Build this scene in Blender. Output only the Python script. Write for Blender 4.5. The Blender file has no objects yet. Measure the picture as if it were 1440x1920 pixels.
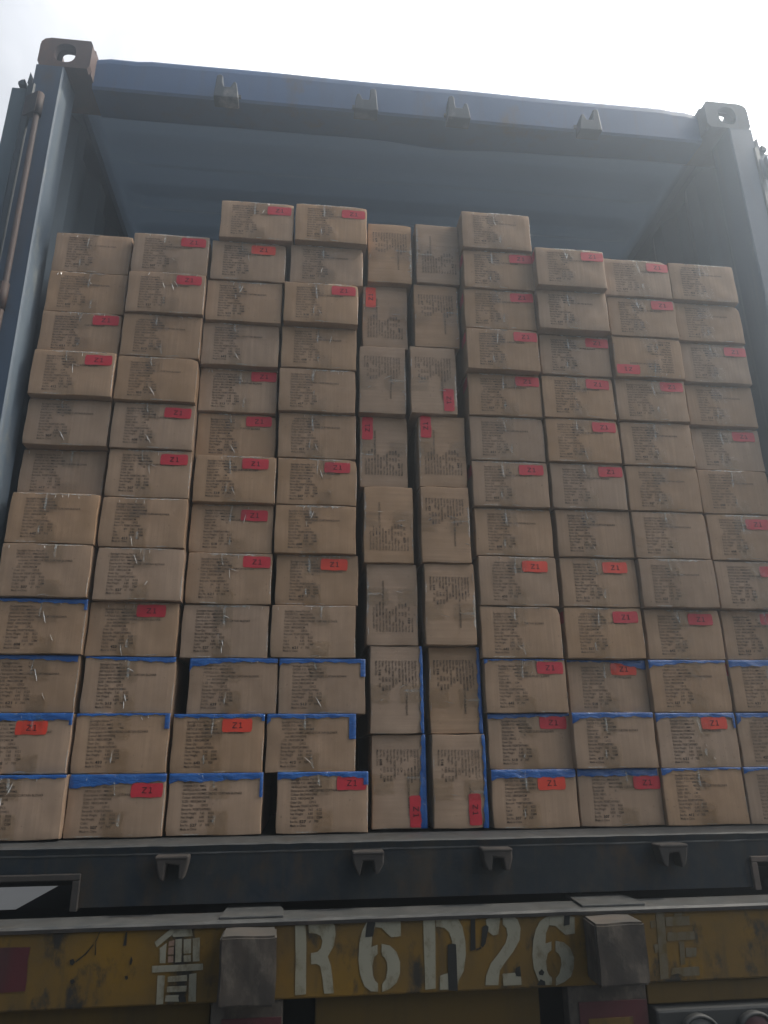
import bpy, bmesh, math, random
from mathutils import Vector, Matrix
R = math.radians
random.seed(7)
S = bpy.context.scene
COL = S.collection

# ------------------------------------------------------------------ camera
cam = bpy.data.cameras.new('camera'); camo = bpy.data.objects.new('camera', cam); COL.objects.link(camo)
camo.location = (-0.31576, -1.78185, 0.18572)
camo.rotation_euler = (1.89833, 0.00803, -0.11101)
cam.sensor_fit = 'HORIZONTAL'; cam.sensor_width = 36; cam.lens = 36 * 1319.69 / 1440
cam.clip_start = 0.05; cam.clip_end = 3000
S.camera = camo

# ------------------------------------------------------------------ sky and sun
SUN_EL, SUN_AZ = 50, 91.5            # azimuth clockwise from +Y: the sun stands to the right
w = bpy.data.worlds.new('World'); S.world = w; w.use_nodes = True
wn = w.node_tree.nodes; wl = w.node_tree.links
bg = wn['Background']
sky = wn.new('ShaderNodeTexSky'); sky.sky_type = 'NISHITA'; sky.sun_disc = False
sky.sun_elevation = R(SUN_EL); sky.sun_rotation = R(SUN_AZ); sky.dust_density = 4; sky.air_density = 1.2
tc = wn.new('ShaderNodeTexCoord')
cn = wn.new('ShaderNodeTexNoise'); cn.inputs['Scale'].default_value = 2.2; cn.inputs['Detail'].default_value = 6
cn.inputs['Distortion'].default_value = .6
wl.new(tc.outputs['Generated'], cn.inputs['Vector'])
sep = wn.new('ShaderNodeSeparateXYZ'); wl.new(tc.outputs['Generated'], sep.inputs[0])
# thin bright cloud, thickest towards the container and the sun
ma = wn.new('ShaderNodeMath'); ma.operation = 'MULTIPLY_ADD'; ma.inputs[1].default_value = .62; ma.inputs[2].default_value = .02
wl.new(sep.outputs['Y'], ma.inputs[0])
mb = wn.new('ShaderNodeMath'); mb.operation = 'MULTIPLY_ADD'; mb.inputs[1].default_value = .62
wl.new(sep.outputs['X'], mb.inputs[0]); wl.new(ma.outputs[0], mb.inputs[2])
mc = wn.new('ShaderNodeMath'); mc.operation = 'ADD'; wl.new(mb.outputs[0], mc.inputs[0]); wl.new(cn.outputs['Fac'], mc.inputs[1])
ra = wn.new('ShaderNodeValToRGB'); ra.color_ramp.elements[0].position = .42; ra.color_ramp.elements[1].position = .92
wl.new(mc.outputs[0], ra.inputs[0])
mx = wn.new('ShaderNodeMix'); mx.data_type = 'RGBA'
wl.new(ra.outputs[0], mx.inputs[0]); wl.new(sky.outputs[0], mx.inputs[6]); mx.inputs[7].default_value = (10.6, 11.2, 12.8, 1)
# thin cloud glows round the sun
sd = (math.cos(R(SUN_EL)) * math.sin(R(SUN_AZ)), math.cos(R(SUN_EL)) * math.cos(R(SUN_AZ)), math.sin(R(SUN_EL)))
dt = wn.new('ShaderNodeVectorMath'); dt.operation = 'DOT_PRODUCT'; dt.inputs[1].default_value = sd
nv = wn.new('ShaderNodeVectorMath'); nv.operation = 'NORMALIZE'
wl.new(tc.outputs['Generated'], nv.inputs[0]); wl.new(nv.outputs[0], dt.inputs[0])
mxx = wn.new('ShaderNodeMath'); mxx.operation = 'MAXIMUM'; mxx.inputs[1].default_value = 0; wl.new(dt.outputs['Value'], mxx.inputs[0])
pw = wn.new('ShaderNodeMath'); pw.operation = 'POWER'; pw.inputs[1].default_value = 2.5; wl.new(mxx.outputs[0], pw.inputs[0])
gl = wn.new('ShaderNodeMath'); gl.operation = 'MULTIPLY_ADD'; gl.inputs[1].default_value = 1.6; gl.inputs[2].default_value = .85; wl.new(pw.outputs[0], gl.inputs[0])
sc_ = wn.new('ShaderNodeVectorMath'); sc_.operation = 'SCALE'
wl.new(mx.outputs[2], sc_.inputs[0]); wl.new(gl.outputs[0], sc_.inputs['Scale'])
wb = wn.new('ShaderNodeVectorMath'); wb.operation = 'MULTIPLY'; wb.inputs[1].default_value = (1.05, 1.0, .90)
wl.new(sc_.outputs[0], wb.inputs[0]); wl.new(wb.outputs[0], bg.inputs['Color']); bg.inputs['Strength'].default_value = 0.10
sl = bpy.data.lights.new('sun', 'SUN'); sl.energy = 3.2; sl.angle = R(6); sl.color = (1, .93, .82)
so = bpy.data.objects.new('sun', sl); COL.objects.link(so)
d = Vector((math.cos(R(SUN_EL)) * math.sin(R(SUN_AZ)), math.cos(R(SUN_EL)) * math.cos(R(SUN_AZ)), math.sin(R(SUN_EL))))
so.rotation_euler = d.to_track_quat('Z', 'Y').to_euler(); so.location = (6, -1, 8)
S.view_settings.view_transform = 'Standard'; S.view_settings.look = 'None'
S.view_settings.exposure = 0.36; S.view_settings.gamma = 1

# ------------------------------------------------------------------ materials
def mat(name):
    m = bpy.data.materials.new(name); m.use_nodes = True
    return m, m.node_tree.nodes, m.node_tree.links, m.node_tree.nodes['Principled BSDF']
def noise(n, l, scale, stretch=(1, 1, 1), detail=4, rough=.55, coord='Object', dist=0):
    t = n.new('ShaderNodeTexCoord'); mp = n.new('ShaderNodeMapping'); mp.inputs['Scale'].default_value = stretch
    x = n.new('ShaderNodeTexNoise'); x.inputs['Scale'].default_value = scale; x.inputs['Detail'].default_value = detail
    x.inputs['Roughness'].default_value = rough; x.inputs['Distortion'].default_value = dist
    l.new(t.outputs[coord], mp.inputs[0]); l.new(mp.outputs[0], x.inputs['Vector'])
    return x.outputs['Fac']
def ramp(n, l, src, a, b, ca=(0, 0, 0, 1), cb=(1, 1, 1, 1)):
    r = n.new('ShaderNodeValToRGB'); e = r.color_ramp.elements
    e[0].position = a; e[1].position = b; e[0].color = ca; e[1].color = cb
    l.new(src, r.inputs[0]); return r.outputs[0]
def mixc(n, l, fac, a, b, mode='MIX'):
    m = n.new('ShaderNodeMix'); m.data_type = 'RGBA'; m.blend_type = mode
    for sock, v in ((0, fac), (6, a), (7, b)):
        if isinstance(v, (int, float)): m.inputs[sock].default_value = v
        elif isinstance(v, tuple): m.inputs[sock].default_value = v if len(v) == 4 else v + (1,)
        else: l.new(v, m.inputs[sock])
    return m.outputs[2]
def bump(n, l, bs, src, strength, dist=.002):
    b = n.new('ShaderNodeBump'); b.inputs['Strength'].default_value = strength; b.inputs['Distance'].default_value = dist
    l.new(src, b.inputs['Height']); l.new(b.outputs[0], bs.inputs['Normal'])
def spec(bs, rough, s=.5, metal=0):
    bs.inputs['Roughness'].default_value = rough; bs.inputs['Specular IOR Level'].default_value = s
    bs.inputs['Metallic'].default_value = metal

def worn_paint(name, base, dark, rust, rust_lo=.60, rust_hi=.72, rough=.5, streak=(6, 6, .7), dust=None, s=.4, k=1):
    m, n, l, bs = mat(name)
    a = noise(n, l, 1.6 * k, (1, 1, 1), 6)
    c = mixc(n, l, ramp(n, l, a, .35, .7), base, dark)
    st = noise(n, l, 3.0 * k ** .5, streak, 5)
    c = mixc(n, l, ramp(n, l, st, .52, .75), c, tuple(x * .6 + y * .4 for x, y in zip(dark, rust)))
    b = noise(n, l, 7 * k ** .5, (1, 1, .55), 8, .68)
    c = mixc(n, l, ramp(n, l, b, rust_lo, rust_hi), c, rust)
    if dust:
        g = noise(n, l, 22, (1, 1, 1), 6, .7)
        c = mixc(n, l, ramp(n, l, g, .45, .85), c, dust)
    l.new(c, bs.inputs['Base Color']); spec(bs, rough, s)
    bump(n, l, bs, noise(n, l, 60, (1, 1, 1), 5, .7), .25, .0015)
    return m
M = {}
M['paint'] = worn_paint('container_blue_paint', (.038, .090, .205), (.032, .072, .155), (.075, .060, .052), .58, .76)
M['wallp'] = worn_paint('side_wall_grey_paint', (.165, .20, .225), (.14, .17, .195), (.17, .16, .15), .72, .86, .5)
M['cast2'] = worn_paint('grey_rusted_casting', (.105, .11, .115), (.075, .078, .082), (.085, .065, .052), .5, .68, .75)
M['post'] = worn_paint('post_blue_paint', (.048, .075, .115), (.034, .055, .085), (.070, .052, .042), .57, .76)
M['sill'] = worn_paint('sill_dirty_paint', (.015, .023, .033), (.022, .026, .027), (.060, .040, .024), .52, .70, .7, streak=(9, 9, .45), k=3, dust=(.045, .045, .042), s=.2)
M['ledge'] = worn_paint('worn_grey_steel', (.068, .070, .070), (.042, .044, .042), (.06, .046, .034), .56, .75, .6, dust=(.105, .103, .095))
m, n, l, bs = mat('interior_grey_paint')
c = mixc(n, l, ramp(n, l, noise(n, l, 1.1, (1, 1, 1), 4), .3, .75), (.115, .150, .190), (.095, .128, .165))
c = mixc(n, l, ramp(n, l, noise(n, l, 9, (1, 1, 1), 7, .7), .68, .82), c, (.12, .13, .145))
l.new(c, bs.inputs['Base Color']); spec(bs, .45, .4); bump(n, l, bs, noise(n, l, 7, (1, 1, 1), 3), .12, .004); M['inner'] = m
M['jamb'] = worn_paint('jamb_scuffed_paint', (.14, .175, .205), (.085, .115, .155), (.24, .25, .225), .54, .72, .5, (9, 9, .5))
M['rust'] = worn_paint('rusty_cast_steel', (.105, .060, .046), (.075, .046, .040), (.15, .075, .04), .52, .7, .8)
M['rod'] = worn_paint('rusty_hinge_rod', (.030, .017, .014), (.018, .013, .013), (.075, .036, .02), .5, .7, .7)
M['keeper'] = worn_paint('scraped_keeper_steel', (.028, .036, .048), (.022, .028, .036), (.20, .19, .17), .52, .66, .6)
M['keeper_rust'] = worn_paint('rusted_keeper_steel', (.045, .038, .033), (.03, .028, .026), (.11, .085, .07), .53, .7, .85)
M['rubber'] = worn_paint('door_gasket_rubber', (.030, .042, .048), (.022, .03, .036), (.05, .055, .055), .6, .8, .6)
M['door'] = worn_paint('door_teal_paint', (.06, .09, .105), (.04, .06, .075), (.09, .085, .08), .62, .8, .5)
M['yellow'] = worn_paint('beam_yellow_paint', (.180, .100, .013), (.092, .062, .026), (.030, .027, .022), .535, .64, .7, (5, 5, .8), s=.2, k=4)
M['yellow2'] = worn_paint('lower_yellow_paint', (.105, .062, .012), (.07, .045, .012), (.03, .024, .018), .60, .75, .7, (9, 9, .5), s=.2)
M['block'] = worn_paint('rubbed_block_rubber', (.066, .052, .040), (.036, .030, .025), (.125, .105, .082), .50, .68, .85, k=14)
M['blocktop'] = worn_paint('worn_block_top', (.075, .070, .062), (.05, .047, .042), (.11, .085, .065), .5, .7, .7)
M['black'] = worn_paint('black_chassis_steel', (.012, .012, .012), (.009, .009, .009), (.02, .017, .014), .6, .8, .8)
M['lamp_body'] = worn_paint('dark_lamp_housing', (.030, .032, .032), (.022, .024, .024), (.05, .047, .042), .6, .8, .6)
M['red_strip'] = worn_paint('faded_red_reflector', (.085, .015, .019), (.055, .016, .018), (.035, .03, .028), .58, .72, .5)
M['ground'] = worn_paint('yard_concrete', (.055, .055, .056), (.045, .045, .046), (.032, .031, .030), .62, .8, .85)

def plain(name, c, rough=.6, s=.4):
    m, n, l, bs = mat(name)
    f = noise(n, l, 25, (1, 1, 1), 5)
    l.new(mixc(n, l, ramp(n, l, f, .35, .7), c, tuple(x * .8 for x in c)), bs.inputs['Base Color']); spec(bs, rough, s)
    return m
M['lens_red'] = plain('red_lamp_lens', (.055, .008, .010), .45, .3)
M['lens_white'] = plain('clear_lamp_lens', (.060, .060, .055), .45, .3)
M['tyre'] = plain('tyre_rubber', (.02, .02, .02), .85, .2)

M['matt'] = plain('matt_black_plate', (.016, .016, .016), 1, 0)
def letter(name, c, lo, hi):
    m, n, l, bs = mat(name)
    a = noise(n, l, 55, (1, 1, .6), 7, .7)
    c2 = mixc(n, l, ramp(n, l, a, lo, hi), c, (.10, .07, .025))
    l.new(c2, bs.inputs['Base Color']); spec(bs, .75, .2); return m
M['letter'] = letter('stencil_white_paint', (.25, .235, .175), .50, .76)
M['letter_faint'] = letter('faded_stencil_paint', (.125, .108, .075), .40, .64)
M['letter_pink'] = letter('pink_stained_paint', (.24, .16, .12), .5, .75)
M['tar'] = plain('dark_brush_mark', (.030, .030, .028), .8, .1)

def cardboard(name, base):
    m, n, l, bs = mat(name)
    oi = n.new('ShaderNodeObjectInfo')
    hs = n.new('ShaderNodeHueSaturation')
    mr = n.new('ShaderNodeMapRange'); mr.inputs[3].default_value = .92; mr.inputs[4].default_value = 1.06
    l.new(oi.outputs['Random'], mr.inputs[0]); l.new(mr.outputs[0], hs.inputs['Value'])
    mr2 = n.new('ShaderNodeMapRange'); mr2.inputs[3].default_value = .88; mr2.inputs[4].default_value = 1.08
    mu = n.new('ShaderNodeMath'); mu.operation = 'MULTIPLY'; mu.inputs[1].default_value = 7.31
    fr = n.new('ShaderNodeMath'); fr.operation = 'FRACT'
    l.new(oi.outputs['Random'], mu.inputs[0]); l.new(mu.outputs[0], fr.inputs[0])
    l.new(fr.outputs[0], mr2.inputs[0]); l.new(mr2.outputs[0], hs.inputs['Saturation'])
    # every carton shows its own patch of the grain
    t = n.new('ShaderNodeTexCoord'); ad = n.new('ShaderNodeVectorMath'); ad.operation = 'ADD'
    sc = n.new('ShaderNodeMath'); sc.operation = 'MULTIPLY'; sc.inputs[1].default_value = 37
    l.new(oi.outputs['Random'], sc.inputs[0]); l.new(t.outputs['Object'], ad.inputs[0]); l.new(sc.outputs[0], ad.inputs[1])
    def nz(scale, st, det=5):
        mp = n.new('ShaderNodeMapping'); mp.inputs['Scale'].default_value = st
        x = n.new('ShaderNodeTexNoise'); x.inputs['Scale'].default_value = scale; x.inputs['Detail'].default_value = det
        l.new(ad.outputs[0], mp.inputs[0]); l.new(mp.outputs[0], x.inputs['Vector']); return x.outputs['Fac']
    flute = nz(130, (1, 1, .03), 3)
    c = mixc(n, l, ramp(n, l, flute, .40, .66), tuple(x * .95 for x in base), tuple(x * 1.09 for x in base))
    blot = nz(14, (1, 1, 1), 5)
    c = mixc(n, l, ramp(n, l, blot, .35, .72), c, tuple(x * y for x, y in zip(base, (.86, .84, .80))))
    spots = nz(120, (1, 1, 1), 3)
    c = mixc(n, l, ramp(n, l, spots, .68, .76), c, tuple(x * .6 for x in base))
    l.new(c, hs.inputs['Color']); l.new(hs.outputs[0], bs.inputs['Base Color']); spec(bs, .72, .25)
    bump(n, l, bs, flute, .28, .001)
    return m
M['card'] = cardboard('brown_cardboard', (.400, .264, .168))
M['ink'] = plain('printing_ink', (.135, .095, .065), .7, .2)
M['ink_dark'] = plain('dark_printing_ink', (.085, .060, .042), .7, .2)
M['marker'] = plain('marker_ink', (.022, .018, .016), .6, .3)
M['sticker'] = plain('crimson_sticker_paper', (.58, .030, .046), .45, .5)
M['sticker2'] = plain('orange_red_sticker_paper', (.78, .065, .030), .45, .5)
M['tag_ink'] = plain('sticker_black_ink', (.045, .012, .014), .6, .3)

def film(name, tint, gloss=.14, rough=.16):
    m, n, l, bs = mat(name); n.remove(bs); out = n['Material Output']
    tr = n.new('ShaderNodeBsdfTransparent'); tr.inputs[0].default_value = tint + (1,)
    gl = n.new('ShaderNodeBsdfGlossy'); gl.inputs['Roughness'].default_value = rough; gl.inputs[0].default_value = (1, 1, 1, 1)
    mxs = n.new('ShaderNodeMixShader'); fw = n.new('ShaderNodeLayerWeight'); fw.inputs[0].default_value = .25
    mm = n.new('ShaderNodeMath'); mm.operation = 'MULTIPLY_ADD'; mm.inputs[1].default_value = .34; mm.inputs[2].default_value = gloss * .2
    l.new(fw.outputs['Fresnel'], mm.inputs[0]); l.new(mm.outputs[0], mxs.inputs[0])
    l.new(tr.outputs[0], mxs.inputs[1]); l.new(gl.outputs[0], mxs.inputs[2]); l.new(mxs.outputs[0], out.inputs[0])
    b = n.new('ShaderNodeBump'); b.inputs['Strength'].default_value = .5; b.inputs['Distance'].default_value = .003
    l.new(noise(n, l, 24, (1.6, 1, .6), 4, .6, dist=1.5), b.inputs['Height'])
    l.new(b.outputs[0], gl.inputs['Normal']); l.new(b.outputs[0], fw.inputs['Normal'])
    return m
M['tape'] = film('clear_packing_tape', (.965, .95, .905), .10)
m, n, l, bs = mat('milky_film_and_sheen')  # loose film; its pale colour also paints the sheen on tape and edges
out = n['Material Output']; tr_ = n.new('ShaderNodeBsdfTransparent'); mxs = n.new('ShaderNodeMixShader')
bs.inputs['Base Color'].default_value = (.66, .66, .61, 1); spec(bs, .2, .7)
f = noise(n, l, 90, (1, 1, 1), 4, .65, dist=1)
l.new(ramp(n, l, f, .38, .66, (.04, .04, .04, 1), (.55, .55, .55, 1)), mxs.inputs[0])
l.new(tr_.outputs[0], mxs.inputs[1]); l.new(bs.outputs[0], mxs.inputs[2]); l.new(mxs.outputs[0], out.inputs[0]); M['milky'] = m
m, n, l, bs = mat('tape_glint_film')
bs.inputs['Base Color'].default_value = (.62, .62, .60, 1); spec(bs, .18, .8); M['glint'] = m  # whitish base colour carries the sky glints of the tape folds
m, n, l, bs = mat('blue_packing_tape')
f = noise(n, l, 34, (.7, 1, 1.9), 5, .6, dist=1.4)
l.new(mixc(n, l, ramp(n, l, f, .35, .72), (.007, .075, .29), (.016, .12, .38)), bs.inputs['Base Color']); spec(bs, .15, .8)
bump(n, l, bs, f, .8, .004); M['blue'] = m

# ------------------------------------------------------------------ mesh helpers
def obj(name, bm, m, parent=None, smooth=False, loc=None):
    me = bpy.data.meshes.new(name); bm.normal_update(); bm.to_mesh(me); bm.free()
    for k in (m if isinstance(m, (list, tuple)) else [m]): me.materials.append(k)
    if smooth:
        for p in me.polygons: p.use_smooth = True
    o = bpy.data.objects.new(name, me); COL.objects.link(o)
    if parent: o.parent = parent
    if loc: o.location = loc
    return o
def thing(name, label, cat, loc=(0, 0, 0), group=None):
    o = bpy.data.objects.new(name, None); COL.objects.link(o); o.location = loc
    o['label'] = label; o['category'] = cat; o.empty_display_size = .1
    if group: o['group'] = group
    return o
def box(bm, x0, x1, y0, y1, z0, z1, bev=0, mi=0, seg=2):
    t = bmesh.new()
    vs = [t.verts.new((x, y, z)) for x in (x0, x1) for y in (y0, y1) for z in (z0, z1)]
    for f in ((0, 1, 3, 2), (4, 6, 7, 5), (0, 4, 5, 1), (2, 3, 7, 6), (0, 2, 6, 4), (1, 5, 7, 3)):
        t.faces.new([vs[i] for i in f])
    bmesh.ops.recalc_face_normals(t, faces=t.faces)
    if bev: bmesh.ops.bevel(t, geom=t.edges[:], offset=bev, segments=seg, affect='EDGES', profile=.5)
    merge(bm, t, mi)
def merge(bm, t, mi=0):
    mp = {v: bm.verts.new(v.co) for v in t.verts}
    for f in t.faces:
        nf = bm.faces.new([mp[v] for v in f.verts]); nf.material_index = mi; nf.smooth = f.smooth
    t.free()
def prism(bm, pts, axis, a, b, mi=0, bev=0):
    """closed 2-D outline (any order) extruded along axis from a to b"""
    t = bmesh.new()
    def P(p, h):
        return {'x': (h, p[0], p[1]), 'y': (p[0], h, p[1]), 'z': (p[0], p[1], h)}[axis]
    A = [t.verts.new(P(p, a)) for p in pts]; B = [t.verts.new(P(p, b)) for p in pts]
    k = len(pts)
    t.faces.new(A); t.faces.new(B[::-1])
    for i in range(k): t.faces.new((A[i], A[(i + 1) % k], B[(i + 1) % k], B[i]))
    bmesh.ops.recalc_face_normals(t, faces=t.faces)
    if bev: bmesh.ops.bevel(t, geom=t.edges[:], offset=bev, segments=2, affect='EDGES', profile=.5)
    merge(bm, t, mi)
def tube(bm, p0, p1, r, seg=16, mi=0):
    t = bmesh.new(); p0 = Vector(p0); p1 = Vector(p1); q = (p1 - p0).to_track_quat('Z', 'Y')
    rings = []
    for p in (p0, p1):
        rings.append([t.verts.new(p + q @ Vector((r * math.cos(2 * math.pi * i / seg), r * math.sin(2 * math.pi * i / seg), 0))) for i in range(seg)])
    for i in range(seg):
        f = t.faces.new((rings[0][i], rings[0][(i + 1) % seg], rings[1][(i + 1) % seg], rings[1][i])); f.smooth = True
    t.faces.new(rings[0][::-1]); t.faces.new(rings[1])
    merge(bm, t, mi)
def plate_hole(bm, frame, w, h, th, ew, eh, cx=0, cy=0, corner=0, seg=32, power=2.6):
    """plate w x h (local u,v) of thickness th (local n) with a rounded hole; frame = 4x4 of local axes"""
    t = bmesh.new(); L = []
    for k in range(seg):
        a = 2 * math.pi * k / seg + math.pi / seg
        c, s = math.cos(a), math.sin(a)
        rr = (abs(c) ** power + abs(s) ** power) ** (-1 / power)
        inner = (cx + ew / 2 * c * rr, cy + eh / 2 * s * rr)
        m_ = max(abs(c) / (w / 2), abs(s) / (h / 2)); outer = (c / m_, s / m_)
        L.append((inner, outer))
    ring = {}
    for nm, idx, z in (('if', 0, 0), ('of', 1, 0), ('ib', 0, th), ('ob', 1, th)):
        ring[nm] = [t.verts.new((p[idx][0], p[idx][1], z)) for p in L]
    for k in range(seg):
        j = (k + 1) % seg
        for a, b in (('if', 'of'), ('of', 'ob'), ('ob', 'ib'), ('ib', 'if')):
            t.faces.new((ring[a][k], ring[a][j], ring[b][j], ring[b][k]))
    bmesh.ops.recalc_face_normals(t, faces=t.faces)
    t.transform(frame); merge(bm, t)
def axes(o, u, v, n_):
    u, v, n_ = Vector(u), Vector(v), Vector(n_)
    return Matrix(((u.x, v.x, n_.x, o[0]), (u.y, v.y, n_.y, o[1]), (u.z, v.z, n_.z, o[2]), (0, 0, 0, 1)))
# picture point of the reference -> point on a real plane of the scene (used only to trace painted lettering and outlines)
_R = camo.rotation_euler.to_matrix(); _f = 1319.69
def U(px, py, ax, val):
    dd = _R @ Vector(((px - 720) / _f, -(py - 960) / _f, -1)); o = Vector(camo.location)
    return o + dd * ((val - o[ax]) / dd[ax])

# ------------------------------------------------------------------ ground
GZ = -1.42
bm = bmesh.new()
bmesh.ops.create_grid(bm, x_segments=8, y_segments=8, size=60); bm.transform(Matrix.Translation((0, 0, GZ)))
g = obj('ground', bm, M['ground']); g['kind'] = 'structure'

# ------------------------------------------------------------------ container
ct = thing('shipping_container', 'open blue steel shipping container full of brown cartons on a yellow trailer', 'container', (0, 0, -.133))
def cpart(name, bm, m, smooth=False, parent=None):
    o = obj(name, bm, m, parent or ct, smooth)
    if not parent: o.location = (0, 0, .133)
    return o
ZT = 2.393; LEN = 6.05
# corner castings: hollow blocks with oval holes
def casting(sx, z0, z1, yb=0.0):
    bm = bmesh.new(); xo, xi = 1.219, 1.057; cx = sx * (xo + xi) / 2; wd = xo - xi; h = z1 - z0; dp = .178
    th = .022
    plate_hole(bm, axes((cx, yb, (z0 + z1) / 2), (1, 0, 0), (0, 0, 1), (0, 1, 0)), wd, h, th, .066, .079)
    top = z1 if z1 > 1 else z0 + .03
    plate_hole(bm, axes((cx, yb + dp / 2 + th / 2, top - .024), (1, 0, 0), (0, 1, 0), (0, 0, 1)), wd - .002, dp - th - .002, .024, .076, .128)
    plate_hole(bm, axes((sx * xo, yb + dp / 2 + th / 2, (z0 + z1) / 2 - .012), (0, 1, 0), (0, 0, 1), (-sx, 0, 0)), dp - th - .003, h - .024, .02, .079, .06)
    x_in = sx * xi
    box(bm, min(x_in, x_in + sx * .02), max(x_in, x_in + sx * .02), yb + th, yb + dp, z0, z1 - .024)
    box(bm, min(sx * (xi + .02), sx * (xo - .02)), max(sx * (xi + .02), sx * (xo - .02)), yb + dp - .02, yb + dp - .001, z0, z1 - .024)
    box(bm, min(sx * (xi + .02), sx * (xo - .02)), max(sx * (xi + .02), sx * (xo - .02)), yb + th, yb + dp - .02, z0, z0 + .02)
    # the outer top corner is rounded off
    r = .030
    for v in bm.verts:
        dx = abs(v.co.x) - (xo - r); dz = v.co.z - (z1 - r)
        if z1 > 1 and dx > 0 and dz > 0:
            k = math.hypot(dx, dz)
            if k > 0:
                mxd = max(dx, dz); f = mxd / k
                v.co.x = math.copysign(xo - r + dx * f, v.co.x); v.co.z = z1 - r + dz * f
    return bm
cpart('corner_casting', casting(-1, ZT - .118, ZT + .003), M['rust'])
cpart('corner_casting', casting(1, ZT - .118, ZT), M['cast2'])
for s in (-1, 1): cpart('corner_casting', casting(s, -.145, -.027), M['rust'])

# header: front plate, underside with a shallow dent, back lip up to the roof
bm = bmesh.new()
nx = 48; prof = []
for i in range(nx + 1):
    u = i / nx; x = -1.06 + 2.12 * u
    dent = .018 * math.exp(-((x - .12) / .16) ** 2) + .012 * math.exp(-((x + .35) / .3) ** 2) + .008 * math.sin(x * 5)
    top = 2.397 + (.006 if -.9 < x < .93 else 0) - (.010 if abs(x) > 1.02 else 0) + .0015 * math.sin(x * 9)
    prof.append([(x, .052, top - .012), (x, .049, top - .03), (x, .050, 2.262), (x, .056, 2.254), (x, .165 + dent, 2.262 + dent * .1), (x, .180 + dent, 2.275 + dent * .3), (x, .188, 2.385), (x, .12, top - .001), (x, .058, top)])
grid = [[bm.verts.new(p) for p in row] for row in prof]
for i in range(nx):
    k = len(grid[0])
    for j in range(k): bm.faces.new((grid[i][j], grid[i][(j + 1) % k], grid[i + 1][(j + 1) % k], grid[i + 1][j]))
bm.faces.new(grid[0]); bm.faces.new(grid[-1][::-1]); bmesh.ops.recalc_face_normals(bm, faces=bm.faces)
cpart('door_header', bm, M['paint'])
# corner posts: J section, slightly racked
def post(sx):
    bm = bmesh.new()
    # outline in (x,y) for the left side, mirrored by sx
    out = [(-1.219, .0), (-1.138, .0), (-1.133, .004), (-1.130, .10), (-1.140, .104), (-1.145, .02), (-1.17, .016), (-1.174, .15), (-1.219, .15)]
    zs = [-.03, .4, .8, 1.2, 1.6, 2.0, 2.276]
    rings = []
    for z in zs:
        lean = max(0, 1.82 - z) * .012 if sx < 0 else 0
        rings.append([bm.verts.new((-sx * (x + lean * (1 if x > -1.2 else .3)), y, z)) for x, y in out])
    k = len(out)
    for a, b in zip(rings, rings[1:]):
        for j in range(k):
            f = bm.faces.new((a[j], a[(j + 1) % k], b[(j + 1) % k], b[j]))
            f.material_index = 1 if j in (1, 2, 3) else 0
    bm.faces.new(rings[0]); bm.faces.new(rings[-1][::-1])
    bmesh.ops.recalc_face_normals(bm, faces=bm.faces)
    return bm
cpart('corner_post', post(-1), [M['post'], M['jamb']])
cpart('corner_post', post(1), [M['post'], M['jamb']])
# corrugated side walls
def wall(sx):
    bm = bmesh.new(); y = .15; pts = [(1.206, y), (1.206, .21)]; y = .21
    while y < LEN - .3:
        pts += [(1.17, y + .070), (1.17, y + .140), (1.206, y + .208), (1.206, y + .278)]; y += .278
    pts.append((1.206, LEN))
    a = [bm.verts.new((sx * x, yy, 0)) for x, yy in pts]; b = [bm.verts.new((sx * x, yy, 2.34)) for x, yy in pts]
    a2 = [bm.verts.new((sx * (x + .006), yy, 0)) for x, yy in pts]; b2 = [bm.verts.new((sx * (x + .006), yy, 2.34)) for x, yy in pts]
    k = len(pts)
    for i in range(k - 1):
        bm.faces.new((a[i], a[i + 1], b[i + 1], b[i])); bm.faces.new((a2[i], b2[i], b2[i + 1], a2[i + 1]))
    for i in range(k - 1): bm.faces.new((b[i], b[i + 1], b2[i + 1], b2[i])); bm.faces.new((a[i], a2[i], a2[i + 1], a[i + 1]))
    bm.faces.new((a[0], b[0], b2[0], a2[0])); bm.faces.new((a[-1], a2[-1], b2[-1], b[-1]))
    bmesh.ops.recalc_face_normals(bm, faces=bm.faces)
    return bm
cpart('side_wall', wall(-1), M['wallp']); cpart('side_wall', wall(1), M['wallp'])
# rails, front wall, floor, roof
bm = bmesh.new(); box(bm, -1.216, -1.15, .178, LEN, 2.335, 2.395, .004); cpart('top_rail', bm, M['inner'])
bm = bmesh.new(); box(bm, 1.15, 1.216, .178, LEN, 2.335, 2.395, .004); cpart('top_rail', bm, M['inner'])
bm = bmesh.new(); box(bm, -1.216, -1.17, .178, LEN, -.12, -.002, .004); cpart('bottom_rail', bm, M['paint'])
bm = bmesh.new(); box(bm, 1.17, 1.216, .178, LEN, -.12, -.002, .004); cpart('bottom_rail', bm, M['paint'])
bm = bmesh.new(); box(bm, -1.20, 1.20, LEN + .002, LEN + .04, -.1, 2.38); cpart('front_wall', bm, M['inner'])
bm = bmesh.new(); box(bm, -1.165, 1.165, .09, LEN - .004, -.03, -.004); cpart('floor', bm, M['black'])
bm = bmesh.new(); nxr, nyr = 46, 260; rows = []
for j in range(nyr + 1):
    y = .19 + (LEN - .2) * j / nyr; row = []
    for i in range(nxr + 1):
        x = -1.15 + 2.3 * i / nxr
        ph = ((y - .355) % .236) / .236
        h = max(0, min(1, min(ph / .11, (.56 - ph) / .11)))
        end = max(0, min(1, (1.08 - abs(x)) / .05)); h = h * h * (3 - 2 * h) * (end * end * (3 - 2 * end))
        if y < .35: h = 0
        row.append(bm.verts.new((x, y, 2.380 - .032 * h + .006 * math.sin(x * 2.1 + y * 1.3) * math.cos(x * 1.1))))
    rows.append(row)
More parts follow.
